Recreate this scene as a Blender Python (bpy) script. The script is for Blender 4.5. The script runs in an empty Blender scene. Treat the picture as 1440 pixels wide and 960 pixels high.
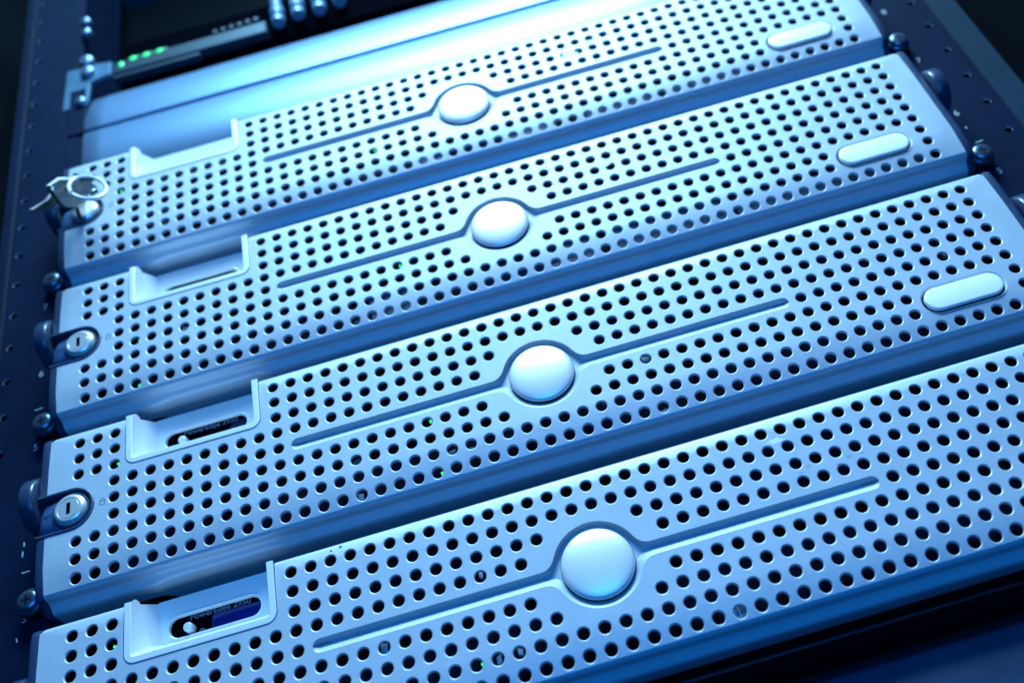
import bpy, math, random
from mathutils import Vector, Matrix
from mathutils.geometry import delaunay_2d_cdt
random.seed(7)
SC = bpy.context.scene
COL = SC.collection
MM = 0.001

# working coordinates (millimetres): x to the right along the rack, v DOWN the rack,
# z INTO the rack away from the viewer.  W() turns them into Blender metres.
def W(x, v, z):
    return Vector((x * MM, z * MM, -v * MM))

# ------------------------------------------------------------------ camera
Rm = ((0.96057382, 0.23779243, 0.14405799), (-0.27713982, 0.77763877, 0.56433276), (0.02216898, -0.58200747, 0.81288119))
CAMP = (-3.30285876, 410.05732511, -351.05307962)
def dirW(r):
    return Vector((r[0], r[2], -r[1]))
cam_d = bpy.data.cameras.new('camera')
cam = bpy.data.objects.new('camera', cam_d)
COL.objects.link(cam)
ax, ay, az = dirW(Rm[0]), -dirW(Rm[1]), -dirW(Rm[2])
m = Matrix((ax, ay, az)).transposed().to_4x4()
m.translation = W(*CAMP)
cam.matrix_world = m
cam_d.sensor_width = 36.0
cam_d.lens = 1387.06148 / 1440 * 36.0
cam_d.shift_x = -(768.614831 - 720) / 1440
cam_d.shift_y = (468.351589 - 480) / 1440
cam_d.clip_start = 0.01
cam_d.clip_end = 50
cam_d.dof.use_dof = True
cam_d.dof.focus_distance = 0.395
cam_d.dof.aperture_fstop = 6.3
SC.camera = cam
SC.render.resolution_x = 1024
SC.render.resolution_y = 682

# ------------------------------------------------------------------ world, lamps, exposure
wd = bpy.data.worlds.new('World')
SC.world = wd
wd.use_nodes = True
bg = wd.node_tree.nodes['Background']
bg.inputs[0].default_value = (0.006, 0.10, 0.5, 1)
bg.inputs[1].default_value = 0.06
SC.view_settings.view_transform = 'Standard'
SC.view_settings.look = 'None'
SC.view_settings.gamma = 1
SC.view_settings.exposure = 0.0
SC.view_settings.use_curve_mapping = False

def area(name, loc, aim, sx, sy, power, color, spread=180):
    l = bpy.data.lights.new(name, 'AREA')
    l.shape = 'RECTANGLE'
    l.size, l.size_y = sx * MM, sy * MM
    l.energy, l.color = power, color
    l.spread = math.radians(spread)
    o = bpy.data.objects.new(name, l)
    COL.objects.link(o)
    o.location = W(*loc)
    d = W(*aim) - W(*loc)
    o.rotation_euler = d.to_track_quat('-Z', 'Y').to_euler()
    return o
area('key_light', (75, -730, -440), (20, 90, 0), 560, 360, 13.0, (0.32, 0.72, 1.04), 118)
area('spot_light', (110, -600, -440), (70, 0, 0), 260, 180, 0.6, (1.0, 0.70, 0.7), 100)  # added pale lamp that whitens the top centre
area('fill_light', (0, 420, -900), (0, 120, 0), 600, 420, 5.8, (0.012, 0.29, 1.0))

# ------------------------------------------------------------------ materials
def mat(name, color, rough=0.5, metal=0.0, bump=0.0, bscale=800, spec=0.5, vary=0.0, vscale=30, emit=None, estr=0, coat=0.0, vcol=None):
    M = bpy.data.materials.new(name)
    M.use_nodes = True
    nt = M.node_tree
    b = nt.nodes['Principled BSDF']
    b.inputs['Base Color'].default_value = (*color, 1)
    b.inputs['Roughness'].default_value = rough
    b.inputs['Metallic'].default_value = metal
    b.inputs['Specular IOR Level'].default_value = spec
    b.inputs['Coat Weight'].default_value = coat
    b.inputs['Coat Roughness'].default_value = 0.12
    tc = nt.nodes.new('ShaderNodeTexCoord')
    if emit:
        b.inputs['Emission Color'].default_value = (*emit, 1)
        b.inputs['Emission Strength'].default_value = estr
    if bump:
        n = nt.nodes.new('ShaderNodeTexNoise')
        n.inputs['Scale'].default_value = bscale
        n.inputs['Detail'].default_value = 3
        nt.links.new(tc.outputs['Object'], n.inputs['Vector'])
        bp = nt.nodes.new('ShaderNodeBump')
        bp.inputs['Strength'].default_value = bump
        bp.inputs['Distance'].default_value = 0.0002
        nt.links.new(n.outputs['Fac'], bp.inputs['Height'])
        nt.links.new(bp.outputs['Normal'], b.inputs['Normal'])
    if vary:
        n = nt.nodes.new('ShaderNodeTexNoise')
        n.inputs['Scale'].default_value = vscale
        n.inputs['Detail'].default_value = 6
        n.inputs['Roughness'].default_value = 0.65
        nt.links.new(tc.outputs['Object'], n.inputs['Vector'])
        r = nt.nodes.new('ShaderNodeValToRGB')
        r.color_ramp.elements[0].position = 0.35
        r.color_ramp.elements[1].position = 0.72
        lo = vcol or tuple(c * (1 - vary) for c in color)
        r.color_ramp.elements[0].color = (*lo, 1)
        r.color_ramp.elements[1].color = (*color, 1)
        nt.links.new(n.outputs['Fac'], r.inputs['Fac'])
        nt.links.new(r.outputs['Color'], b.inputs['Base Color'])
        mr = nt.nodes.new('ShaderNodeMapRange')
        mr.inputs['To Min'].default_value = max(0.02, rough - 0.08)
        mr.inputs['To Max'].default_value = rough + 0.08
        nt.links.new(n.outputs['Fac'], mr.inputs['Value'])
        nt.links.new(mr.outputs['Result'], b.inputs['Roughness'])
    return M

silver = mat('silver_paint', (0.46, 0.51, 0.56), 0.46, 0.15, bump=0.6, bscale=2200, vary=0.07, vscale=90)
silver_roll = mat('silver_paint_smooth', (0.46, 0.53, 0.62), 0.40, 0.12, bump=0.05, bscale=1500)
silver_trim = mat('light_silver_trim', (0.80, 0.82, 0.84), 0.34, 0.2, bump=0.1, bscale=2500)
polished = mat('satin_chrome', (0.95, 0.90, 0.88), 0.36, 0.35, bump=0.02, bscale=900)
badge_m = mat('pearl_plastic', (0.98, 0.93, 0.90), 0.35, 0.05)
dark_pl = mat('dark_textured_plastic', (0.012, 0.034, 0.085), 0.42, 0.0, bump=1.0, bscale=1500, spec=0.7)
nose_m = mat('textured_lock_housing', (0.035, 0.09, 0.19), 0.42, 0.0, bump=1.0, bscale=1500, spec=0.7)
black_pl = mat('black_plastic', (0.004, 0.006, 0.010), 0.55, 0.0, spec=0.15)
black_gloss = mat('black_gloss', (0.0015, 0.002, 0.004), 0.95, 0.0, spec=0.0)
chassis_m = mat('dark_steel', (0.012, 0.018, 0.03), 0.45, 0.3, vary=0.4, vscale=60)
carrier_m = mat('grey_carrier_plastic', (0.004, 0.013, 0.04), 0.6, 0.0, spec=0.1)
lid_m = mat('pale_carrier_handle', (0.10, 0.20, 0.36), 0.4, 0.1)
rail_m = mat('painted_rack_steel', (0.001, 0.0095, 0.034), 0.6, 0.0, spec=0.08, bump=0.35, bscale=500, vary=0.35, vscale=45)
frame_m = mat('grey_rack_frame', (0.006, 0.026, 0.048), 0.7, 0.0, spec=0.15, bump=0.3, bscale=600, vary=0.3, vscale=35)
ring_m = mat('lit_hole_edge', (0.5, 0.62, 0.75), 0.4, 0.3)  # pale colour paints the lit walls inside the post holes
ink_m = mat('pale_print', (0.45, 0.48, 0.5), 0.6)
dark_ink = mat('dark_print', (0.01, 0.03, 0.07), 0.6)
ear_m = mat('zinc_plated_ear', (0.07, 0.17, 0.27), 0.5, 0.3, vary=0.3, vscale=60)
steel = mat('zinc_steel', (0.25, 0.36, 0.48), 0.5, 0.9, bump=0.2, bscale=600)
key_steel = mat('worn_key_steel', (0.022, 0.045, 0.06), 0.5, 0.15, bump=0.3, bscale=350, vary=0.35, vscale=160)
lock_m = mat('nickel_lock', (0.86, 0.88, 0.88), 0.26, 0.6, bump=0.15, bscale=1200)
panel_m = mat('brushed_blank_panel', (0.14, 0.24, 0.38), 0.44, 0.7, bump=0.08, bscale=900)
lower_m = mat('dark_lower_panel', (0.03, 0.06, 0.12), 0.55, 0.1, bump=0.4, bscale=700, vary=0.3, vscale=30)
lcd_m = mat('status_screen', (0.004, 0.008, 0.10), 0.12, 0.0, emit=(0.0, 0.006, 0.13), estr=0.35)
text_m = mat('display_lettering', (0.15, 0.20, 0.27), 0.5)
btn_m = mat('frosted_button', (0.70, 0.74, 0.78), 0.3, 0.1)
led_g = mat('green_led', (0.02, 0.3, 0.1), 0.3, emit=(0.03, 0.95, 0.28), estr=1.3)
led_refl = mat('green_led_reflection', (0.01, 0.1, 0.04), 0.3, emit=(0.02, 0.4, 0.12), estr=0.6)  # faint glow for the green lights mirrored on the black face
sw_m = mat('network_switch_steel', (0.010, 0.030, 0.052), 0.45, 0.4, vary=0.2, vscale=40)
plug_m = mat('clear_blue_plug', (0.10, 0.20, 0.30), 0.2, 0.1)
cable_m = mat('network_cable_jacket', (0.07, 0.18, 0.32), 0.4)
pale_bit_m = mat('pale_glint_and_label', (0.45, 0.55, 0.65), 0.4)
residue_m = mat('tape_residue', (0.85, 0.86, 0.87), 0.7, vary=0.2, vscale=400)
scuff_m = mat('grey_scuff', (0.36, 0.40, 0.45), 0.6, vary=0.2, vscale=300)

# ------------------------------------------------------------------ mesh helpers
class MB:
    def __init__(s): s.v = []; s.f = []
    def add(s, pts): i = len(s.v); s.v += [tuple(p) for p in pts]; return i
    def grid(s, rows, close=False):
        """rows = list of equally long point lists; quads between them"""
        n = len(rows[0]); b = [s.add(r) for r in rows]
        for a, c in zip(b, b[1:]):
            for i in range(n if close else n - 1):
                j = (i + 1) % n
                s.f.append((a + i, a + j, c + j, c + i))
        return b
    def cap(s, pts): i = s.add(pts); s.f.append(tuple(range(i, i + len(pts))))
    def box(s, x0, x1, v0, v1, z0, z1, bev=0.0):
        e = bev
        if e <= 0:
            p = [(x, v, z) for z in (z0, z1) for v in (v0, v1) for x in (x0, x1)]
            i = s.add(p)
            for q in ((0,1,3,2),(4,6,7,5),(0,4,5,1),(2,3,7,6),(0,2,6,4),(1,5,7,3)): s.f.append(tuple(i+k for k in q))
        else:
            def ring(d, z): return [(x0+d,v0+d,z),(x1-d,v0+d,z),(x1-d,v1-d,z),(x0+d,v1-d,z)]
            s.grid([ring(e, z1), ring(0, z1), ring(0, z0+e), ring(e, z0)], True)
            s.cap(ring(e, z0)); s.cap(ring(e, z1))
    def build(s, name, material, parent=None, smooth=35, z=None):
        me = bpy.data.meshes.new(name)
        me.from_pydata([W(*p) for p in s.v], [], s.f)
        me.validate()
        import bmesh
        bm = bmesh.new(); bm.from_mesh(me)
        bmesh.ops.remove_doubles(bm, verts=bm.verts, dist=2e-6)
        bmesh.ops.recalc_face_normals(bm, faces=bm.faces)
        bm.to_mesh(me); bm.free()
        me.materials.append(material)
        me.shade_smooth(); me.set_sharp_from_angle(angle=math.radians(smooth))
        o = bpy.data.objects.new(name, me)
        COL.objects.link(o); o.parent = parent
        return o

def circle(cx, cv, r, n, a0=0.0):
    return [(cx + r*math.cos(a0+2*math.pi*i/n), cv + r*math.sin(a0+2*math.pi*i/n)) for i in range(n)]
def pill(x0, x1, v0, v1, n=10):
    r = (v1-v0)/2; c = (v0+v1)/2; p = []
    for i in range(n+1):
        a = -math.pi/2 + math.pi*i/n; p.append((x1-r+r*math.cos(a), c+r*math.sin(a)))
    for i in range(n+1):
        a = math.pi/2 + math.pi*i/n; p.append((x0+r+r*math.cos(a), c+r*math.sin(a)))
    return p
def rrect(x0, x1, v0, v1, r, n=4):
    p = []
    for cx, cv, a in ((x1-r, v0+r, -90), (x1-r, v1-r, 0), (x0+r, v1-r, 90), (x0+r, v0+r, 180)):
        for i in range(n+1):
            t = math.radians(a + 90*i/n); p.append((cx+r*math.cos(t), cv+r*math.sin(t)))
    return p
def offset(path, d, closed=True):
    """shift a 2-D path to the left of its direction by d (clockwise-on-screen closed paths: outward is -d)"""
    n = len(path); out = []
    for i in range(n):
        p = path[i]
        a = path[(i-1) % n] if (closed or i > 0) else None
        b = path[(i+1) % n] if (closed or i < n-1) else None
        ns = []
        for s_, e_ in ((a, p), (p, b)):
            if s_ is None or e_ is None: continue
            dx, dy = e_[0]-s_[0], e_[1]-s_[1]; L = math.hypot(dx, dy)
            if L > 1e-9: ns.append((-dy/L, dx/L))
        nx = sum(q[0] for q in ns)/len(ns); ny = sum(q[1] for q in ns)/len(ns)
        L2 = nx*nx+ny*ny
        out.append((p[0]+nx/max(L2, .3)*d, p[1]+ny/max(L2, .3)*d))
    return out
def sweep(mb, path, prof, closed=True, hf=None):
    rows = []
    for d, z in prof:
        q = offset(path, d, closed)
        rows.append([(x, v, z + (hf(v) if hf else 0)) for x, v in q])
    return mb.grid(rows, closed)
def inpoly(x, y, P):
    c = False; n = len(P); j = n-1
    for i in range(n):
        xi, yi = P[i]; xj, yj = P[j]
        if (yi > y) != (yj > y) and x < (xj-xi)*(y-yi)/(yj-yi)+xi: c = not c
        j = i
    return c
def plate(mb, outer, holes, zf, extra=(), circ=None):
    """flat sheet with real openings: constrained triangulation, opening triangles dropped"""
    V = []; E = []
    for P in [outer] + list(holes):
        i = len(V); V += [Vector(p) for p in P]; n = len(P)
        E += [(i+k, i+(k+1) % n) for k in range(n)]
    V += [Vector(p) for p in extra]
    vo, eo, fo, *_ = delaunay_2d_cdt(V, E, [], 0, 1e-5)
    polys = [(h, min(p[0] for p in h), max(p[0] for p in h), min(p[1] for p in h), max(p[1] for p in h)) for h in holes]
    big = [q for q in polys if q[2]-q[1] > 6.5]
    b = mb.add([(p.x, p.y, zf(p.y)) for p in vo])
    for f in fo:
        cx = sum(vo[i].x for i in f)/len(f); cy = sum(vo[i].y for i in f)/len(f)
        if not inpoly(cx, cy, outer): continue
        if circ and circ(cx, cy): continue
        if any(q[1] < cx < q[2] and q[3] < cy < q[4] and inpoly(cx, cy, q[0]) for q in (big if circ else polys)): continue
        mb.f.append(tuple(b+i for i in f))
def disc(mb, cx, cv, prof, n=32, cap=True):
    mb.grid([[(x, v, z) for x, v in circle(cx, cv, r, n)] for r, z in prof], True)
    if cap:
        r, z = prof[-1]; mb.cap([(x, v, z) for x, v in circle(cx, cv, r, n)])
def tube(mb, pts, r, n=10, closed=False):
    """round tube along 3-D points (x, v, z)"""
    P = [Vector(p) for p in pts]; rows = []; N = len(P); ref = Vector((0.13, 0.31, 0.94))
    for i in range(N):
        a = P[(i-1) % N] if (closed or i) else P[i]; b = P[(i+1) % N] if (closed or i < N-1) else P[i]
        t = (b-a).normalized(); u = t.cross(ref).normalized(); w = t.cross(u)
        rr = r[i] if isinstance(r, (list, tuple)) else r
        rows.append([tuple(P[i] + u*rr*math.cos(2*math.pi*k/n) + w*rr*math.sin(2*math.pi*k/n)) for k in range(n)])
    if closed: rows.append(rows[0])
    mb.grid(rows, True)
    if not closed: mb.cap(rows[0]); mb.cap(rows[-1])
def text_obj(name, body, size, x, v, z, material, parent, align='LEFT', extr=0.02, bold=0.0, sx=1.0):
    c = bpy.data.curves.new(name, 'FONT')
    c.body = body; c.size = size*MM; c.extrude = extr*MM; c.align_x = align; c.offset = bold*MM
    t = bpy.data.objects.new('tmp', c); COL.objects.link(t)
    dg = bpy.context.evaluated_depsgraph_get()
    me = bpy.data.meshes.new_from_object(t.evaluated_get(dg))
    bpy.data.objects.remove(t)
    me.name = name
    me.transform(Matrix.Diagonal((sx, 1, 1, 1)))
    me.transform(Matrix.Rotation(math.radians(90), 4, 'X'))
    me.transform(Matrix.Translation(W(x, v, z)))
    me.materials.clear(); me.materials.append(material)
    o = bpy.data.objects.new(name, me); COL.objects.link(o); o.parent = parent
    return o
def empty(name, x, v, z, label, cat, group=None):
    o = bpy.data.objects.new(name, None); COL.objects.link(o)
    o.empty_display_size = 0.01
    o.location = W(x, v, z); o['label'] = label; o['category'] = cat
    if group: o['group'] = group
    return o
def dup(o, parent=None):
    c = o.copy(); COL.objects.link(c); c.parent = parent
    for ch in [q for q in bpy.data.objects if q.parent == o]: dup(ch, c)
    return c

# ------------------------------------------------------------------ the perforated bezel
PITCH = 88.9
CX = [(c - 26.5) * 8.0 for c in range(1, 53)]
RV = [(r - 5) * 8.0 for r in range(1, 10)]
def hz(v):
    """depth of the face: flat, eased back towards both long edges"""
    if v > 20: return 1.6 * ((v-20)/14)**2
    if v < -32: return 0.03 * (v+32)**2
    return 0.0
HOLES = []
for ci, x in enumerate(CX, 1):
    for ri, v in enumerate(RV, 1):
        if ri == 5 and 13 <= ci <= 40: continue
        if math.hypot(x, v) < 23: continue
        if ci <= 2 and 4 <= ri <= 6: continue
        if 4 <= ci <= 11 and ri <= 3: continue
        if 47 <= ci <= 51 and ri in (7, 8): continue
        HOLES.append((ci, ri, x, v))
HS = {(h[0], h[1]) for h in HOLES}
RO = 2.80; RI = 2.34; NS = 20
def circ_test(x, v):
    c = round(x/8.0+26.5); r = round(v/8.0+5)
    if (c, r) in HS:
        return math.hypot(x-(c-26.5)*8, v-(r-5)*8) < RO*0.985
    return False
# groove outline: long slot blended with the ring round the button
GC = 0.15
def sdf(x, v):
    dx = max(abs(x)-107.6, 0); a = math.hypot(dx, v-GC) - 2.75
    b = math.hypot(x, v-GC*0.5) - 17.0
    k = 5.0; h = max(k-abs(a-b), 0)/k
    return min(a, b) - h*h*k*0.25
def level(x, s, c):
    lo, hi = 0.0, 20.0
    if sdf(x, GC) > c: return GC
    for _ in range(40):
        md = (lo+hi)/2
        if sdf(x, GC+s*md) > c: hi = md
        else: lo = md
    return GC + s*lo
gx = []
for i in range(0, 9): gx.append(-107.6 - 2.72*math.cos(math.pi/2*i/8))
x = -102.0
while x < -25: gx.append(x); x += 7.0
x = -24.0
while x <= 24.01: gx.append(x); x += 0.6
for q in [g for g in gx if g < -24.5][::-1]: gx.append(-q)
up = [(x, level(x, -1, 0)) for x in gx]
dn = [(x, level(x, 1, 0)) for x in gx]
GROOVE = [(-110.35, GC)] + up + [(110.35, GC)] + dn[::-1]       # clockwise on screen (v down)
BADGE = pill(160.6, 197.4, 13.0, 27.0, 12)
XL = 217.4
# outline of the silver sheet, with handle notch (top) and lock notch (left)
def arc(cx, cv, r, a0, a1, n):
    return [(cx+r*math.cos(math.radians(a0+(a1-a0)*i/n)), cv+r*math.sin(math.radians(a0+(a1-a0)*i/n))) for i in range(n+1)]
TOPV = -37.0; BOTV = 35.3
HN = [(-183.2, TOPV), (-183.2, -35.5), (-183.2, -33.5), (-183.2, -31), (-183.2, -28.5), (-183.2, -25)] + arc(-178.7, -18.1, 4.5, 180, 90, 6) + [(-150, -13.6)] + arc(-126.9, -18.1, 4.5, 90, 0, 6) + [(-122.4, -25), (-122.4, TOPV)]
LN = [(-XL, 10.35)] + [(-212, 10.35)] + arc(-206.4, 0.2, 10.15, 90, -90, 14) + [(-212, -9.95), (-XL, -9.95)]
bot = []
x = XL
while x > -XL+1: bot.append((x, BOTV)); x -= 7.763
topR = [(x, TOPV) for x in (-110, -80, -50, -20, 10, 40, 70, 100, 130, 160, 190)]
OUTER = [(-XL, TOPV+0.0), (-200, TOPV)] + HN + topR + [(XL, TOPV), (XL, -20), (XL, 0), (XL, 20)] + bot + [(-XL, BOTV), (-XL, 25)] + LN + [(-XL, -22)]
def face_plate(parent):
    mb = MB()
    extra = []
    for c in range(1, 54):
        for r in range(1, 11):
            x = (c-27)*8.0; v = (r-5.5)*8.0
            if abs(x) > XL-1: continue
            if v < TOPV+.5 or v > BOTV-.5: continue
            if sdf(x, v) < 0.8: continue
            if inpoly(x, v, BADGE): continue
            if not inpoly(x, v, OUTER): continue
            extra.append((x, v))
    for x in [(c-26.5)*8 for c in range(1, 53)]:
        extra.append((x, 27.9))
    holes = [circle(h[2], h[3], RO, NS, 0.1) for h in HOLES]
    plate(mb, OUTER, holes + [GROOVE, BADGE], hz, extra, circ_test)
    sh = mb.build('perforated_face', silver, parent, 60)
    # bevelled and walled holes
    mb = MB()
    for c, r, x, v in HOLES:
        pr = [(RO, 0.0), (RO-0.14, 0.04), (RI, 0.30), (RI, 1.25)]
        mb.grid([[(a, b, z+hz(b)) for a, b in circle(x, v, q, NS, 0.1)] for q, z in pr], True)
    hr = mb.build('hole_rims', silver, parent, 50)
    # top and bottom rolls
    mb = MB()
    tp = [(-37, .75), (-37.7, 1.0), (-38.35, 1.45), (-38.8, 2.1), (-39.05, 3.0), (-39.1, 3.4)]
    for xs in ((-XL, -200, -183.2), (-122.4, -60, 0, 60, 120, XL)):
        X2 = list(xs)
        if xs[0] == -XL: X2 = [-XL, -XL+.15, -XL+.4, -XL+.8, -XL+1.3, -XL+2] + X2[1:]
        if xs[-1] == XL: X2 = X2[:-1] + [XL-2, XL-1.3, XL-.8, XL-.4, XL-.15, XL]
        rows = []
        for i, (v, z) in enumerate(tp):
            row = []
            for x in X2:
                t = min(max((abs(x)-(XL-2))/2, 0), 1); q = 1.85*(1-math.sqrt(1-t*t))
                row.append((x, v+q*(v-TOPV)/(-39.1-TOPV), z+q*.25*(i > 0)))
            rows.append(row)
        mb.grid(rows)
    # lower roll: convex, shadow cove, pale lip, then the underside; the lip is scooped under the next handle
    A = [(35.3, hz(35.3)), (35.9, 2.2), (36.45, 2.85), (36.85, 3.8), (37.05, 4.8), (37.2, 5.8), (37.6, 6.7), (38.2, 7.4), (38.9, 8.05), (39.55, 8.6), (40.1, 9.0), (40.55, 9.5), (40.9, 10.3), (41.05, 11.4), (41.2, 14.5), (41.25, 19)]
    B = [(35.3, hz(35.3)), (35.9, 2.2), (36.45, 2.85), (36.85, 3.8), (37.05, 4.8), (37.2, 5.8), (37.55, 6.7), (38.05, 7.4), (38.6, 8.0), (39.05, 8.5), (39.4, 9.0), (39.7, 9.7), (39.95, 10.8), (40.1, 12.4), (40.3, 14.8), (41.1, 26)]
    xs = []
    x = -XL
    while x < XL: xs.append(x); x += 2.2 if -182 < x < -116 else 7.5
    xs.append(XL)
    rows = []
    for a, b in zip(A, B):
        row = []
        for x in xs:
            t = min(max((x+177)/9, 0), 1) * min(max((-118-x)/8, 0), 1); t = t*t*(3-2*t)
            row.append((x, a[0]+(b[0]-a[0])*t, a[1]+(b[1]-a[1])*t))
        rows.append(row)
    mb.grid(rows)
    mb.build('rolled_edge', silver_roll, parent, 80)
    # pressed groove and ring
    mb = MB()
    f_ = [0, .05, .14, .5, 1]; g_ = [0, .02, .10, .5, 1]
    n = len(GROOVE); rows = []
    for fk, gk in zip(f_, g_):
        row = []
        qa = offset(GROOVE, 1.35*fk); qb = offset(GROOVE, 3.9*fk)
        for i, p in enumerate(GROOVE):
            upper = 0 < i <= len(up)
            if abs(p[0]) < 104:
                q = qa[i] if upper else qb[i]; row.append((q[0], q[1], 2.6*gk))
            else:
                w = max(min((level(p[0], 1, 0)-level(p[0], -1, 0))/5.5, 1), 0)
                if abs(p[0]) > 110.3: w = 0
                dv = (1.35 if upper else -3.9)*fk*w
                row.append((p[0], p[1]+dv, 2.6*gk*w))
        rows.append(row)
    mb.grid(rows, True)
    mb.box(-104, 104, GC-2.0, GC+1.0, 2.59, 3.4)
    disc(mb, 0, 0.07, [(19.5, 3.4), (19.5, 2.61)], 48)
    mb.build('pressed_groove', silver, parent, 50)
    mb = MB()
    sweep(mb, BADGE, [(0, 0), (0.15, 0.05), (0.5, 0.5), (0.95, 1.3), (0.95, 2.6)], True)
    sweep(mb, offset(BADGE, 0.9), [(0, 1.9), (2, 1.9)], True)
    mb.build('plaque_recess', silver, parent, 50)
    mb = MB()
    for xs in ((-XL, -183.2), (-122.4, XL)):
        mb.grid([[(x, v, z) for x in xs] for v, z in ((-39.0, 3.4), (-38.6, 3.5), (-38.6, 31))])
    mb.grid([[(x, v, z) for x in (-175, -119)] for v, z in ((41.0, 26.1), (40.5, 26.2), (40.5, 33))])
    for x0_, x1_ in ((-XL, -175.5), (-119, XL)):
        mb.grid([[(x, v, z) for x in (x0_, x1_)] for v, z in ((41.15, 18.9), (41.0, 19.1), (41.0, 33))])
    mb.build('inner_shell', black_pl, parent)  # its black also paints the shade in the gaps between bezels
    mb = MB()   # back skin: keeps the sheet from being paper thin at its rim
    mb.grid([[(-XL, BOTV, 2.2), (XL, BOTV, 2.2)], [(-XL, BOTV, 4), (XL, BOTV, 4)]])
    mb.build('inner_ledge', black_pl, parent)

def make_bezel():
    root = empty('server_bezel', 0, 0, 0, '', 'server bezel', 'perforated silver bezels on the rack servers')
    face_plate(root)
    # ---- centre button
    mb = MB()
    pr = [(13.95, 0.55), (13.95, 0.3), (13.85, -0.05), (13.5, -0.45), (12.7, -0.85), (11.0, -1.3), (9.0, -1.65), (6.5, -1.95), (3.5, -2.15), (1.0, -2.22)]
    disc(mb, 0, 0.1, pr, 72)
    mb.build('round_button', polished, root, 60)
    mb = MB(); disc(mb, 0, 0.1, [(14.1, 3.2), (14.1, 0.6), (13.6, 0.56)], 64); mb.build('button_gap_shade', black_pl, root)  # black ring paints the shadow line round the button
    # ---- oblong plaque
    mb = MB()
    P = pill(162.2, 196.0, 14.5, 25.6, 14)
    sweep(mb, P, [(0, 1.9), (0, -0.2), (0.1, -0.6), (0.4, -0.9), (0.9, -1.0)], True)
    mb.cap([(x, v, -1.0) for x, v in offset(P, 0.9)])
    mb.build('oblong_plaque', badge_m, root, 60)
    mb = MB(); sweep(mb, P, [(-.3, 2), (-.3, 0.75), (0.3, 0.7)], True); mb.build('plaque_gap_shade', black_pl, root)  # black rim paints the shade under the plaque edge
    # ---- end caps (dark plastic) following the side profile
    prof = [(-39.7, 30), (-39.7, 5), (-39.4, 3.0), (-38.9, 1.7), (-38.0, 0.9), (-36.5, 0.45), (-33, 0.0), (-25, -0.1), (-10.2, -0.1)]
    prof2 = [(10.6, -0.1), (20, -0.1), (28, 0.4), (34, 1.5), (36.6, 2.7), (37.4, 4.6), (38.1, 6.8), (39.9, 8.5), (41.2, 10.2), (41.6, 13), (41.6, 30)]
    for sgn in (-1, 1):
        mb = MB()
        if sgn < 0: P = prof + [(-10.2, 12), (10.6, 12)] + prof2
        else: P = prof + prof2
        def ring(x, d):
            q = offset([(v, z) for v, z in P], d, True)
            return [(sgn*x, v, z) for v, z in q]
        mb.grid([ring(XL+0.05, 0.0), ring(XL+0.1, 0.0), ring(XL+2.6, 0.0), ring(XL+3.4, 0.3), ring(XL+3.9, 1.0)], True)
        mb.cap(ring(XL+3.9, 1.0)); mb.cap(ring(XL+0.05, 0))
        mb.build('end_cap', dark_pl, root, 35)
    # ---- handle recess
    mb = MB()
    fr = [(0.3, 0.9), (0.3, -0.1), (0.4, -0.28), (0.6, -0.35), (2.75, -0.35), (2.95, -0.25), (3.1, 0.1)]
    HP = HN[:]; HP[0] = (-183.2, -39.0); HP[-1] = (-122.4, -39.0)
    sweep(mb, HP, [(-d, z) for d, z in fr], False)
    mb.build('handle_rim', silver_trim, root, 18)
    mb = MB()
    inner = offset(HP, -3.1, False)
    def wz(v): return 13.6 + (v+41.5)/17.2*2.6
    def loftpt(i, t):
        n = len(inner); x, v = inner[i]
        # target U at the back wall
        tx = min(max(-175.6 + (x+180.3)*(49.6/55.0), -175.6), -126.0)
        u = (v+39.0)/(39.0-16.5)        # 0 at top, 1 at floor
        tv = -41.5 + u*(41.5-24.3)
        return tx, tv
    rows = [[(x, v, 0.1) for x, v in inner]]
    mid = []; end = []
    for i, (x, v) in enumerate(inner):
        tx, tv = loftpt(i, 1); u = (v+39.0)/22.5
        zm = 6.0 + 9.0*min(max(u, 0), 1)
        if x < -177: mx = x + (zm-.1)*0.12
        else: mx = x + (tx-x)*zm/15.4
        mv = v + (tv-v)*zm/15.4
        mid.append((mx, mv, min(zm, wz(tv)-.2))); end.append((tx, tv, wz(tv)))
    def arch(row, t):
        o = []
        for (x, v), (xm, vm, zm) in zip(inner, mid):
            u = (v+39.0)/22.5; k = max(0, 1-u*3.0) if x < -170 else 0
            a = (x+(xm-x)*t, v+(vm-v)*t, 0.1+(zm-.1)*t)
            o.append((a[0], a[1] - 1.5*k*math.sin(math.pi*min(t*1.0, 1))**.7, a[2]))
        return o
    rows += [arch(mid, t) for t in (.12, .3, .5, .7, .88)] + [mid, end]
    mb.grid(rows)
    WALL = [(p[0], p[1]) for p in end]
    SLOT = pill(-173.2, -133.0, -35.3, -25.0, 12)
    W2 = WALL + [(WALL[-1][0], -42), (WALL[0][0], -42)]
    plate(mb, W2, [SLOT], wz)
    sweep(mb, SLOT, [(0, 0), (0.25, -.3), (0.6, -.4), (0.95, -.2), (1.1, .2), (1.1, 1.6)], True, wz)
    mb.build('handle_recess', silver_trim, root, 30)
    # ---- lock surround and housing
    mb = MB()
    LP = [(-221.2, 10.35)] + LN[1:-1] + [(-221.2, -9.95)]
    sweep(mb, LP, [(0.0, 0.6), (-0.05, -0.2), (-0.35, -0.5), (-0.9, -0.55), (-1.3, -0.3), (-1.5, 0.4), (-1.6, 9)], False)
    mb.build('lock_surround', dark_pl, root, 40)
    mb = MB()
    H = [(-219, 8.1)] + [(-212, 8.1)] + [(x, v) for x, v in arc(-206.4, 0.2, 7.9, 90, -90, 16)] + [(-212, -7.7), (-219, -7.7)] + arc(-219, 0.2, 7.9, 270, 90, 14)[1:-1]
    HH = H[::-1]
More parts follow.
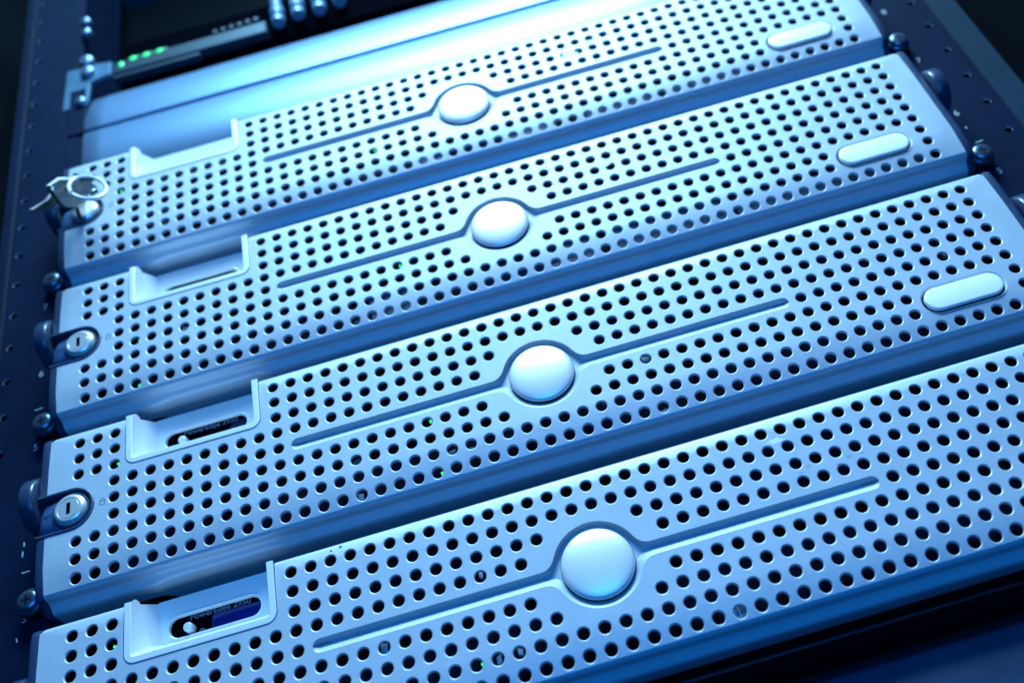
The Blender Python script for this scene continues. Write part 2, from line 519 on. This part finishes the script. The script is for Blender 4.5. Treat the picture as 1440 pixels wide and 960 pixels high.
    def hrow(d, z):
        q = offset(H, -d, True)
        return [(x, v, z + (max(-(x+214), 0)**2)*0.055) for x, v in q]
    mb.grid([hrow(0, 24), hrow(0, 4.2), hrow(0.25, 2.8), hrow(0.9, 1.6), hrow(2.2, 0.8), hrow(4.5, 0.4), hrow(6.8, 0.3)], True)
    mb.cap(hrow(6.8, 0.3))
    hs = mb.build('lock_housing', nose_m, root, 70)
    mb = MB()
    K = (-206.6, 0.6)
    KS = [(K[0]-0.85, K[1]-2.7), (K[0]+0.85, K[1]-2.7), (K[0]+0.85, K[1]+2.7), (K[0]-0.85, K[1]+2.7)]
    disc(mb, *K, [(7.1, 1.5), (7.1, -0.6), (6.9, -1.0), (5.9, -1.9), (5.6, -2.05), (4.9, -2.05), (4.75, -1.9), (4.55, -1.9), (4.4, -2.05)], 48, cap=False)
    plate(mb, circle(*K, 4.4, 48), [KS], lambda v: -2.05)
    mb.build('lock_cylinder', lock_m, hs, 35)
    mb = MB(); disc(mb, *K, [(8.1, 3), (8.1, 0.0), (7.9, -0.25), (7.55, -0.25), (7.4, 0.3), (7.4, 1.4), (7.0, 1.4)], 48, cap=False)
    mb.build('lock_collar', dark_pl, hs, 40)
    mb = MB(); mb.grid([[(x, v, z) for x, v in KS] for z in (-2.04, 2.5)], True); mb.cap([(x, v, 2.45) for x, v in KS])
    mb.build('keyhole', black_pl, hs)  # black walls paint the shade inside the key slit
    # ---- printed padlock sign
    mb = MB()
    px, pv = -192.9, 0.6
    def line(pts, w, z=-0.05):
        q1 = offset(pts, w/2, False); q2 = offset(pts, -w/2, False)
        mb.grid([[(x, v, z) for x, v in q1], [(x, v, z) for x, v in q2]])
    line([(px-1.15, pv-.1), (px+1.15, pv-.1), (px+1.15, pv+1.6), (px-1.15, pv+1.6), (px-1.15, pv-.12)], 0.24)
    line([(px-.8, pv-.15)] + arc(px, pv-.7, .8, 180, 360, 8) + [(px+.8, pv-.15)], 0.24)
    mb.build('padlock_sign', dark_ink, root)
    return root

# ------------------------------------------------------------------ server chassis behind each bezel
def make_chassis():
    root = empty('rack_server', 0, 0, 24, '', 'rack server', 'rack servers behind the bezels')
    L = (0, 0, 24)
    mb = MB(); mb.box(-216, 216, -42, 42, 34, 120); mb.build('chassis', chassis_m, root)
    mb = MB()
    mb.box(-176, -118, -40.5, -19.5, 18, 34, 0.6)
    mb.build('control_panel', black_gloss, root)
    for s in (-1, 1):
        mb = MB()       # ear with its round latch drum (axis along the shelf)
        x0, x1 = 221.6, 228.4
        pr = [(x0, 8.5), (x0, 11.3), (x0+0.5, 12.0), (x0+1.2, 12.3), (x1-1.2, 12.4), (x1-.4, 12.0), (x1, 11.2), (x1, 3)]
        rows = [[(s*x, KN[0]+r*math.cos(2*math.pi*i/48), KN[1]+r*math.sin(2*math.pi*i/48)) for i in range(48)] for x, r in pr]
        mb.grid(rows, True); mb.cap(rows[-1]); mb.cap(rows[0])
        mb.build('latch_drum', latch_m, root, 40)
        mb = MB(); mb.box(s*221.5 if s > 0 else -238, 238 if s > 0 else -221.5, -40, 40, 21, 23.6, .4)
        mb.build('ear_plate', black_pl, root)
        mb = MB()
        disc(mb, s*SCX, SCV, [(6.0, 16.5), (6.0, 14.6), (5.4, 14.0), (4.9, 14.0), (4.8, 13.6), (4.8, 13.0), (4.4, 12.4), (3.4, 11.9), (2.2, 11.7)], 32)
        sc = mb.build('screw', screw_m, root, 40)
        mb = MB()
        mb.box(s*SCX-.45, s*SCX+.45, SCV-2.0, SCV+2.0, 11.6, 12.0)
        mb.box(s*SCX-2.0, s*SCX+2.0, SCV-.45, SCV+.45, 11.62, 12.0)
        mb.build('cross_slot', black_pl, sc)
        mb = MB(); disc(mb, s*SCX, SCV, [(6.4, 21.5), (6.2, 16.4), (5.9, 16.3)], 32)
        mb.box(min(s*222.5, s*(SCX-1)), max(s*222.5, s*(SCX-1)), SCV-4, SCV+6, 17, 21, .8)
        mb.build('screw_boss', black_pl, root)
    # drive carriers, two rows of three
    for c in range(3):
        for r in range(2):
            if r == 0 and c == 0: continue
            x0 = -108 + (c)*104 if r == 0 else -200 + c*134
            w = 100 if r == 0 else 130
            v0 = -38 if r == 0 else 6
            mb = MB(); mb.box(x0, x0+w, v0, v0+30, 22, 34, .6)
            cr = mb.build('drive_carrier', carrier_m, root)
            mb = MB(); mb.box(x0+8, x0+w-26, v0+14, v0+21, 18.5, 22, .8)
            mb.build('release_handle', carrier_m, cr)
    return root

KN = (-10.5, 8.0); SCX = 231.0; SCV = 29.0
latch_m = mat('smooth_dark_latch', (0.02, 0.04, 0.08), 0.30, 0.0, spec=0.6)
screw_m = mat('dark_zinc_screw', (0.12, 0.18, 0.26), 0.30, 0.8, bump=0.3, bscale=500)
bez0 = make_bezel()
srv0 = make_chassis()
BL = ['topmost perforated silver bezel, with a key and split ring in its lock',
      'second silver bezel from the top, handle slot showing dark behind it, empty lock',
      'third silver bezel from the top, its handle window showing a small button and grey tag',
      'lowest and nearest silver bezel, its handle window showing a blue screen']
SL = ['server behind the topmost perforated bezel', 'server behind the second bezel from the top',
      'server behind the third bezel from the top', 'server behind the lowest perforated bezel, with blue status screen']
XO = [-0.47, 0.0, -0.77, -0.54]
BEZ = []; SRV = []
for k in range(4):
    b = bez0 if k == 0 else dup(bez0); s_ = srv0 if k == 0 else dup(srv0)
    b.location = W(XO[k], k*PITCH, 0); s_.location = W(XO[k], k*PITCH, 0)
    b['label'] = BL[k]; s_['label'] = SL[k]
    BEZ.append(b); SRV.append(s_)
def kid(root, name):
    return [o for o in bpy.data.objects if o.parent == root and o.name.split('.')[0] == name]

for k, L_ in ((0, ((-34, 44, 17.5), (60, 96, 21), (104, 150, 21), (-190, -120, 25))), (1, ((-14, 42, 15.5), (50, 104, 14.5), (110, 204, 17.5), (-70, -48, 14)))):
    for (x0, x1, v0) in L_:
        mb = MB(); mb.box(x0, x1, v0, 31, 9.2, 12, .5); mb.build('drive_latch', lid_m, SRV[k])
# status panels inside the handles
for k in (2, 3):
    r = SRV[k]
    mb = MB()
    disc(mb, -164.1, -29.0, [(2.0, 18), (1.9, 14.6), (1.7, 14.2), (1.3, 14.0), (0.6, 13.9)], 24)
    mb.build('power_button', btn_m, r, 60)
    text_obj('lettering', 'PowerEdge 2950', 3.3, -164.6, -33.0, 17.95, text_m, r, sx=1.13, bold=0.06)
    if k == 3:
        mb = MB()
        P = rrect(-155.4, -133.5, -32.6, -22.5, 1.5)
        sweep(mb, P, [(0, 18), (0.1, 17.6), (0.4, 17.4)], True); mb.cap([(x, v, 17.4) for x, v in offset(P, 0.4)])
        mb.build('status_screen', lcd_m, r)
        mb = MB(); P = circle(-159.6, -26.9, 1.25, 20)
        mb.grid([[(x, v, 17.9) for x, v in P], [(x, v, 17.9) for x, v in circle(-159.6, -26.9, .85, 20)]], True)
        mb.box(-159.75, -159.45, -27.5, -26.2, 17.85, 17.95)
        mb.build('information_sign', text_m, r)
    else:
        mb = MB()
        mb.grid([[(-146.5, -25, 16.9), (-133, -25, 16.9)], [(-141.5, -31.5, 16.9), (-133, -33.5, 16.9)]])
        mb.grid([[(-146.5, -25, 17.3), (-133, -25, 17.3)], [(-141.5, -31.5, 17.3), (-133, -33.5, 17.3)]])
        mb.build('grey_tag', carrier_m, r)

# ------------------------------------------------------------------ unproject helper for the small lights seen through the holes
def at(u, vpx, z):
    dx, dy = (u-768.614831)/1387.06148, (vpx-468.351589)/1387.06148
    d = [Rm[0][i]*dx + Rm[1][i]*dy + Rm[2][i] for i in range(3)]
    s = (z-CAMP[2])/d[2]
    return (CAMP[0]+s*d[0], CAMP[1]+s*d[1], z)
LEDS = {0: [(527, 210.3), (170, 268.4)], 1: [(562.3, 372.8), (574.7, 431.5), (196, 478), (195.7, 541), (170, 434.8)],
        2: [(605, 591), (621.5, 664), (166, 651), (193.5, 693)], 3: [(678.5, 932.5), (160.5, 908)]}
for k, L_ in LEDS.items():
    for (u, w) in L_:
        x, v, z = at(u, w, 12.5)
        x -= XO[k]; v -= k*PITCH
        mb = MB(); disc(mb, x, v, [(0.58, 14), (0.58, 12.8), (0.3, 12.4)], 12)
        mb.build('status_light', led_g, SRV[k])

# pale pieces painting glints behind some holes, one of them a label
PALE_BITS = {2: [(507, 697, 1.2, 1.5), (635, 634, 1.6, .8), (663, 629, 1.2, .7), (934, 577, 2.0, 1.0), (908, 504, 1.6, 1.6), (501, 646, 1.5, .8), (853, 564, 2.2, .4), (830, 570, 2.2, .4), (1330, 357, 1.2, .8)],
         3: [(540, 910, 1.3, 1.9), (702, 926, .9, 1.6), (732, 915, .9, 1.3), (1041, 858, 2.4, 2.4), (676, 807, .7, 1.4)],
         1: [(455, 389, 1.5, 1.5), (502, 450, 1.6, .4), (260, 461, 1.5, 1.2), (1259, 236, 2.0, .5)], 0: [(700, 212, 2, .8)]}
for k, L_ in PALE_BITS.items():
    for i, (u, w, a, b) in enumerate(L_):
        x, v, z = at(u, w, 6.0); x -= XO[k]; v -= k*PITCH
        mb = MB(); q = .35 if i % 2 else -.25
        mb.grid([[(x-a, v-b+q, zz), (x+a, v-b-q, zz)] for zz in (7.0,)] + [[(x-a, v+b+q, zz), (x+a, v+b-q, zz)] for zz in (6.0, 8.0)])
        o = mb.build('glint_label_piece', pale_bit_m, SRV[k])
        if (k, i) == (3, 3):
            mb = MB()
            mb.box(x+.1, x+.45, v-2.2, v+2.2, 5.6, 5.8)
            for q in (-1.3, -.4, .5, 1.4): mb.box(x-1.7, x-.6, v+q, v+q+.3, 5.6, 5.8); mb.box(x+.8, x+1.6, v+q+.2, v+q+.5, 5.6, 5.8)
            mb.build('label_print', black_pl, SRV[k])
# ------------------------------------------------------------------ tape residue and scuffs left on the bezels (parts: they move with them)
def blob(k, u, w, rx, ry, m_, name, seed, z=-0.03):
    rnd = random.Random(seed); x, v, _ = at(u, w, 0); x -= XO[k]; v -= k*PITCH
    mb = MB(); P = []
    for i in range(22):
        a = 2*math.pi*i/22; q = 1 + rnd.uniform(-.35, .35)
        px_, pv_ = x+rx*q*math.cos(a), v+ry*q*math.sin(a)
        P.append((px_, pv_, z+hz(pv_)))
    c = mb.add([(x, v, z-0.02)]); b = mb.add(P)
    for i in range(22): mb.f.append((c, b+i, b+(i+1) % 22))
    mb.build(name, m_, BEZ[k])
blob(3, 1090, 620, 3.6, 1.1, residue_m, 'tape_residue', 1)
blob(0, 800, 77, 4.2, 2.4, residue_m, 'tape_residue', 2)
blob(0, 828, 60, 2.2, 1.6, residue_m, 'tape_residue', 3)
blob(1, 853, 231, 2.3, 1.2, residue_m, 'tape_residue', 4)
for i, (k, u, w, a, b) in enumerate([(3, 1136, 655, .8, .35), (3, 1193, 641, 1.0, .5), (3, 1212, 636, .7, .3), (3, 1178, 652, .9, .2),
        (3, 1128, 664, .8, .2), (2, 1016, 465, .22, .5), (1, 1019, 222, .9, .25), (1, 1027, 240, .2, 1.0), (2, 1058, 420, .2, .5), (3, 465, 773, .3, .5), (3, 478, 767, .5, .15)]):
    blob(k, u, w, a*1.35, b*1.35, scuff_m, 'scuff_mark', 20+i, -0.02)

# ------------------------------------------------------------------ rack posts
RZ = 20.0
def rack_post(s, label):
    root = empty('rack_post', s*245, 150, RZ, label, 'rack post', 'steel posts of the rack')
    off = Vector(root.location)
    mb = MB()
    x0, x1 = (225.5, 259.3)
    out = [(s*x0, -330), (s*x1, -330), (s*x1, 480), (s*x0, 480)]
    if s < 0: out = out[::-1]
    hs = [circle(s*(255.2 if s < 0 else 253.9), (-3.4 if s < 0 else -3.4) + 21.35*i, 2.0, 16) for i in range(-14, 22)]
    plate(mb, out, hs, lambda v: RZ)
    ww = MB()
    for P in hs:
        ww.grid([[(x, v, z) for x, v in P] for z in (RZ, RZ+0.9)], True)
    mb.box(min(s*x0, s*(x0+2)), max(s*x0, s*(x0+2)), -330, 480, RZ+.01, RZ+45)
    # folded ridge at the outer edge
    prof = [(259.3, RZ), (259.9, RZ+.6), (260.3, RZ+1.6), (260.8, RZ+.8), (261.4, RZ+.3), (262.1, RZ+.9), (262.3, RZ+3)]
    mb.grid([[(s*x, v, z) for x, z in prof] for v in (-330, 480)])
    o = mb.build('post_face', rail_m, root, 40)
    ww.build('hole_edges', ring_m, root, 60)
    fr = MB(); fr.box(min(s*262.4, s*(277 if s > 0 else 268)), max(s*262.4, s*(277 if s > 0 else 268)), -330, 480, RZ+1.2, RZ+60, .5)
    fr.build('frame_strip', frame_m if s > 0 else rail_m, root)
    for o in [q for q in bpy.data.objects if q.parent == root]: o.data.transform(Matrix.Translation(-off))
    return root
POSTL = rack_post(-1, 'left rack post with a column of small round holes, beside the locks')
POSTR = rack_post(1, 'right rack post with small round holes and a grey frame strip')
def post_text(root, body, u, w, size=5.2):
    x, v, z = at(u, w, RZ-.03)
    o = text_obj('unit_number', body, size, x-1.6, v+1.8, z, ink_m, root)
    o.data.transform(Matrix.Translation(-Vector(root.location)))
for b_, u, w in (('3', 35, 869), ('5', 51.5, 628), ('6', 59, 525), ('7', 65, 431)): post_text(POSTL, b_, u, w)
for b_, u, w in (('5', 1406, 240), ('6', 1345.5, 159), ('7', 1292.5, 85), ('8', 1243.5, 17)): post_text(POSTR, b_, u, w)
for root, L_ in ((POSTL, [((30.5, 805.5), (42, 802)), ((32, 775), (31.5, 783)), ((34, 762), (34, 768)), ((23, 897), (24, 903)), ((49, 577), (60, 573))]), (POSTR, [((1372, 201), (1382, 197)), ((1357, 178), (1360, 181))])):
    for (a, b) in L_:
        p, q = at(*a, RZ-.02), at(*b, RZ-.02)
        mb = MB(); dx, dy = q[0]-p[0], q[1]-p[1]; l = math.hypot(dx, dy); nx, ny = -dy/l*.3, dx/l*.3
        mb.cap([(p[0]+nx, p[1]+ny, p[2]), (q[0]+nx, q[1]+ny, q[2]), (q[0]-nx, q[1]-ny, q[2]), (p[0]-nx, p[1]-ny, p[2])])
        o = mb.build('unit_mark', ink_m, root); o.data.transform(Matrix.Translation(-Vector(root.location)))

# ------------------------------------------------------------------ blank panels above the servers
def blank_panel(label, v0, v1, prof):
    root = empty('blank_panel', 0, (v0+v1)/2, 18, label, 'blank panel', 'smooth blank panels above the bezels')
    mb = MB()
    xs = [-221.5, -221, -210, -100, 0, 100, 210, 221, 221.5]
    mb.grid([[(x, v, z + (0.5 if abs(x) > 221.2 else 0)) for x in xs] for v, z in prof])
    mb.build('panel_face', panel_m, root, 50).data.transform(Matrix.Translation(-Vector(root.location)))
    for s in (-1, 1):
        mb = MB(); mb.box(min(s*221.7, s*232), max(s*221.7, s*232), v0+1, v1-1, 19, 22, .5)
        mb.build('mounting_tab', rail_m, root).data.transform(Matrix.Translation(-Vector(root.location)))
    return root
blank_panel('flat pale blank panel directly above the topmost bezel', -88.0, -44.9,
            [(-88.0, 40), (-88.0, 19.4), (-87.7, 18.6), (-86.9, 18), (-66, 17.6), (-46, 18), (-45.2, 18.6), (-44.9, 30)])
arcp = []
for i in range(15):
    t = i/14; v = -133 + 44*t
    arcp.append((v, 18.2 + 11.0*(1-t)**2.2))
blank_panel('rounded pale blank panel, just below the network switch', -133, -89,
            [(-134, 60), (-133.4, 33)] + arcp[:-1] + [(-90.6, 18.2), (-89.9, 18.6), (-89.6, 19.4), (-89.6, 40)])

# ------------------------------------------------------------------ network switch with plugged cables
sw = empty('network_switch', 0, -150, 20, 'grey network switch with a row of green lights, above the blank panels', 'network switch')
def swp(mb, name, m_, par=None, sm=35):
    o = mb.build(name, m_, par or sw, sm); o.data.transform(Matrix.Translation(-W(0, -150, 20))); return o
mb = MB(); mb.box(-205, 222, -176, -138.5, 27, 120); swp(mb, 'switch_body', black_gloss)
mb = MB(); mb.box(-206, -106, -151.5, -140, 20.5, 27, .8); mb.box(-206, -150, -139.9, -136.8, 21.5, 27, .4); swp(mb, 'light_strip', sw_m)
mb = MB()
EAR = [(-235, -153.5), (-215.5, -153.5), (-206.5, -151.8), (-206.5, -139.5), (-216, -137.5), (-219.5, -135.8), (-220.5, -120), (-226.5, -119.2), (-226.5, -126), (-231, -127), (-231.5, -115.8), (-236.3, -115)]
sweep(mb, EAR, [(0, 22), (0, 19.6), (.4, 19.2)], True); mb.cap([(x, v, 19.2) for x, v in offset(EAR, .4)])
swp(mb, 'mounting_ear', ear_m)
for i, (u, w) in enumerate([(170.7, 90.8), (187, 82), (205.3, 76.8), (224.2, 71.2)]):
    x, v, z = at(u, w, 20.3)
    mb = MB(); n = 18
    rx, ry = (1.5, 2.4) if i == 0 else (2.2, 1.7)
    rows = [[(x+q*rx*math.cos(2*math.pi*k/n), v+q*ry*math.sin(2*math.pi*k/n), zz) for k in range(n)] for q, zz in ((1, 20.6), (1, 20.1), (.6, 19.7))]
    mb.grid(rows, True); mb.cap(rows[-1]); swp(mb, 'status_light', led_g)
    mb = MB(); v -= 9.0; rows = [[(x+q*2.2*math.cos(2*math.pi*k/n), v+q*2.4*math.sin(2*math.pi*k/n), zz) for k in range(n)] for q, zz in ((1, 27), (1, 26.6), (.6, 26.3))]
    mb.grid(rows, True); mb.cap(rows[-1]); swp(mb, 'led_reflection', led_refl)  # added glowing disc imitates the reflection of the light below
mb = MB()
for i in range(6):
    x, v, z = at(302+i*11.5, 45-3.6*i, 20.5)
    mb.box(x-1.4, x+1.4, v-2.3, v+1.0, 20.6, 24, .3)
swp(mb, 'socket_teeth', sw_m)
CB = [(392, 33), (420, 22), (450, 15), (478, 4), (506, -6), (535, -14), (563, -22)]
CL = ['leftmost of the pale network cables hanging at the top edge', 'second network cable from the left at the top edge',
      'third network cable from the left at the top edge', 'fourth network cable from the left, barely in the frame at the top',
      'fifth network cable, just outside the top edge', 'sixth network cable, outside the top edge', 'seventh network cable, outside the top edge']
for i, (u, w) in enumerate(CB[:4]):
    x, v, z = at(u, w, 21)
    root = empty('network_cable', x, v, z, CL[i], 'cable', 'network cables plugged in the switch')
    mb = MB(); tube(mb, [(0, 1.0, 0), (0, 0, 0), (0, -3, 0), (0, -4, 0), (0, -7, 0), (0, -8, 0), (0, -12, 0), (0, -14, 0)], [3.2, 4.4, 4.6, 4.1, 4.1, 5.0, 5.0, 4.2], 16)
    mb.build('plug', plug_m, root)
    mb = MB(); tube(mb, [(0, -13, 0), (0, -24, -2), (-.8, -40, -7), (-2, -62, -14), (-4, -95, -20), (-7, -150, -20)], [4.2, 3.6, 3.3, 3.2, 3.2, 3.2], 12)
    mb.build('cable', cable_m, root)

# rack screws up the left side, out of focus
for i, (u, w, lb) in enumerate([(120, 97, 'bright screw in the left end of the network switch ear, upper one'),
                                (111, 139, 'bright screw at the bottom of the switch ear, by the blank panel'),
                                (119, 82, 'dim screw just above the switch ear'),
                                (118.5, 42, 'screw high on the left post, lower of the bright pair'),
                                (118, 27, 'screw high on the left post, upper of the bright pair')]):
    x, v, z = at(u, w, 15.5)
    root = empty('rack_screw', x, v, 18, lb, 'screw', 'screws up the left rack post')
    mb = MB(); q = 1.0 if i in (0, 2) else .75
    disc(mb, 0, 0, [(4.6*q, 2), (4.6*q, -.3), (4.2*q, -1.3), (3*q, -2), (1.6*q, -2.3)], 24)
    hd = mb.build('screw_head', steel, root, 50)
    mb = MB(); mb.box(-.4, .4, -1.8*q, 1.8*q, -2.5, -2.2); mb.box(-1.8*q, 1.8*q, -.4, .4, -2.48, -2.2); mb.build('cross_slot', black_pl, hd)

# ------------------------------------------------------------------ keys in the topmost lock
def on_plane(u, w, xk):
    """point on the plane x = xk seen at that picture point (used to take sizes off the keys)"""
    dx, dy = (u-768.614831)/1387.06148, (w-468.351589)/1387.06148
    d = [Rm[0][i]*dx + Rm[1][i]*dy + Rm[2][i] for i in range(3)]
    s = (xk-CAMP[0])/d[0]
    return (xk, CAMP[1]+s*d[1], CAMP[2]+s*d[2])
def crop(x, y): return 30 + x/9.6, 220 + y/9.6
def slab(mb, pts, n, th):
    a = mb.add([tuple(Vector(p)+n*th/2) for p in pts]); b = mb.add([tuple(Vector(p)-n*th/2) for p in pts]); k = len(pts)
    mb.f.append(tuple(range(a, a+k))); mb.f.append(tuple(range(b+k-1, b-1, -1)))
    for i in range(k): mb.f.append((a+i, a+(i+1) % k, b+(i+1) % k, b+i))
kx = -207.0
key = empty('lock_key', kx, 0.6, -2, 'worn steel key standing in the lock of the topmost bezel', 'key', 'keys on the split ring')
koff = -W(kx, 0.6, -2)
K1 = [on_plane(*crop(x, y), kx) for x, y in [(880, 830), (800, 850), (745, 700), (690, 690), (600, 690), (520, 640), (430, 520), (345, 410), (490, 315), (655, 310), (735, 290), (800, 340), (880, 480), (930, 560), (915, 640), (880, 720)]]
mb = MB(); slab(mb, K1, Vector((1, 0, 0)), 2.0)
mb.build('key_bow', key_steel, key, 30).data.transform(Matrix.Translation(koff))
mb = MB(); mb.box(kx-.6, kx+.6, -1.9, 3.0, -12, 3); mb.build('key_blade', key_steel, key).data.transform(Matrix.Translation(koff))
mb = MB()
P = [on_plane(*crop(x, y), kx+1.4) for x, y in [(340, 395), (490, 285), (660, 285), (655, 315), (500, 318), (372, 400)]]
slab(mb, P, Vector((1, 0, 0)), 1.0); mb.build('pale_edge', lock_m, key, 30).data.transform(Matrix.Translation(koff))  # paler strip along the upper edge of the bow
k2 = empty('spare_key', kx-6, -5, -20, 'spare key hanging from the split ring, blade pointing down left', 'key', 'keys on the split ring')
k2off = -W(kx-6, -5, -20)
P = [on_plane(*crop(x, y), kx-7) for x, y in [(480, 420), (400, 500), (340, 580), (120, 715), (160, 745), (340, 700), (500, 650), (560, 560)]]
mb = MB(); slab(mb, P, Vector((.9, -.3, 0)).normalized(), 1.8); mb.build('key_blade', key_steel, k2, 30).data.transform(Matrix.Translation(k2off))
P = [on_plane(*crop(x, y), kx-5.6) for x, y in [(400, 500), (345, 580), (118, 712), (128, 727), (350, 598), (412, 512)]]
mb = MB(); slab(mb, P, Vector((1, 0, 0)), 1.2); mb.build('pale_edge', lock_m, k2, 30).data.transform(Matrix.Translation(k2off))  # paler strip along the upper edge of this key
k3 = empty('flat_key', kx+4, -12, -16, 'second spare key with a round hole, lying across the split ring', 'key', 'keys on the split ring')
k3off = -W(kx+4, -12, -16)
P = [at(*crop(x, y), -15) for x, y in [(700, 250), (740, 235), (930, 320), (1035, 465), (945, 520), (860, 470), (790, 330)]]
nn = (Vector(P[2])-Vector(P[0])).cross(Vector(P[4])-Vector(P[0])).normalized()
mb = MB(); slab(mb, P, nn, 1.6); mb.build('key_bow', key_steel, k3, 30).data.transform(Matrix.Translation(k3off))
for par, off_, cx_, cy_, zz_, r_ in ((key, koff, 425, 425, None, 1.5), (k3, k3off, 968, 456, -16.5, 1.0)):
    p = on_plane(*crop(cx_, cy_), kx+1.6) if zz_ is None else at(*crop(cx_, cy_), zz_)
    mb = MB(); rows = []
    for q, d in ((1, 0), (.8, .25), (.1, .35)):
        if zz_ is None: rows.append([(p[0]+d-.4, p[1]+q*r_*math.cos(a*math.pi/8), p[2]+q*r_*math.sin(a*math.pi/8)) for a in range(16)])
        else: rows.append([(p[0]+q*r_*math.cos(a*math.pi/8), p[1]+q*r_*math.sin(a*math.pi/8), p[2]-d) for a in range(16)])
    mb.grid(rows, True); mb.cap(rows[-1]); mb.build('hole_glint', lock_m, par, 60).data.transform(Matrix.Translation(off_))  # bright disc paints the glint at the hole in the bow
ring = empty('split_ring', kx+6, -14, -18, 'shiny split ring looped through the keys on the topmost lock', 'key ring')
roff = -W(kx+6, -14, -18)
pts = []
for i in range(40):
    a = math.radians(205 - 345*i/39)
    px_, py_ = 895+255*math.cos(a)*1.0, 425+150*math.sin(a)*-1.0
    px_ += 0; py_ += -40*math.cos(a)*-0.35
    pts.append(at(*crop(px_, py_), -20 + 4*math.sin(a)))
mb = MB(); tube(mb, pts, 1.0, 10)
mb.build('ring_wire', polished, ring, 60).data.transform(Matrix.Translation(roff))

# ------------------------------------------------------------------ dark panel below the servers
lp = empty('lower_panel', 0, 350, 24, 'dark panel below the lowest bezel, at the bottom right', 'rack panel')
mb = MB()
mb.grid([[(x, v, z) for x in (-222, -100, 0, 100, 222)] for v, z in [(312.5, 90), (312.5, 60), (318, 48), (322, 32), (323.5, 25), (324.6, 22), (326.2, 20.4), (340, 19.5), (480, 19.5)]])
o = mb.build('panel_face', lower_m, lp, 50); o.data.transform(Matrix.Translation(-W(0, 350, 24)))

# ------------------------------------------------------------------ inside of the cabinet
def struct(o): o['kind'] = 'structure'; return o
mb = MB(); mb.box(-420, 420, -600, 700, 260, 270); struct(mb.build('back_wall', black_pl))
mb = MB(); mb.box(-330, -320, -600, 700, -60, 255); struct(mb.build('wall_left', black_pl))
mb = MB(); mb.box(330, 340, -600, 700, -60, 255); struct(mb.build('wall_right', black_pl))
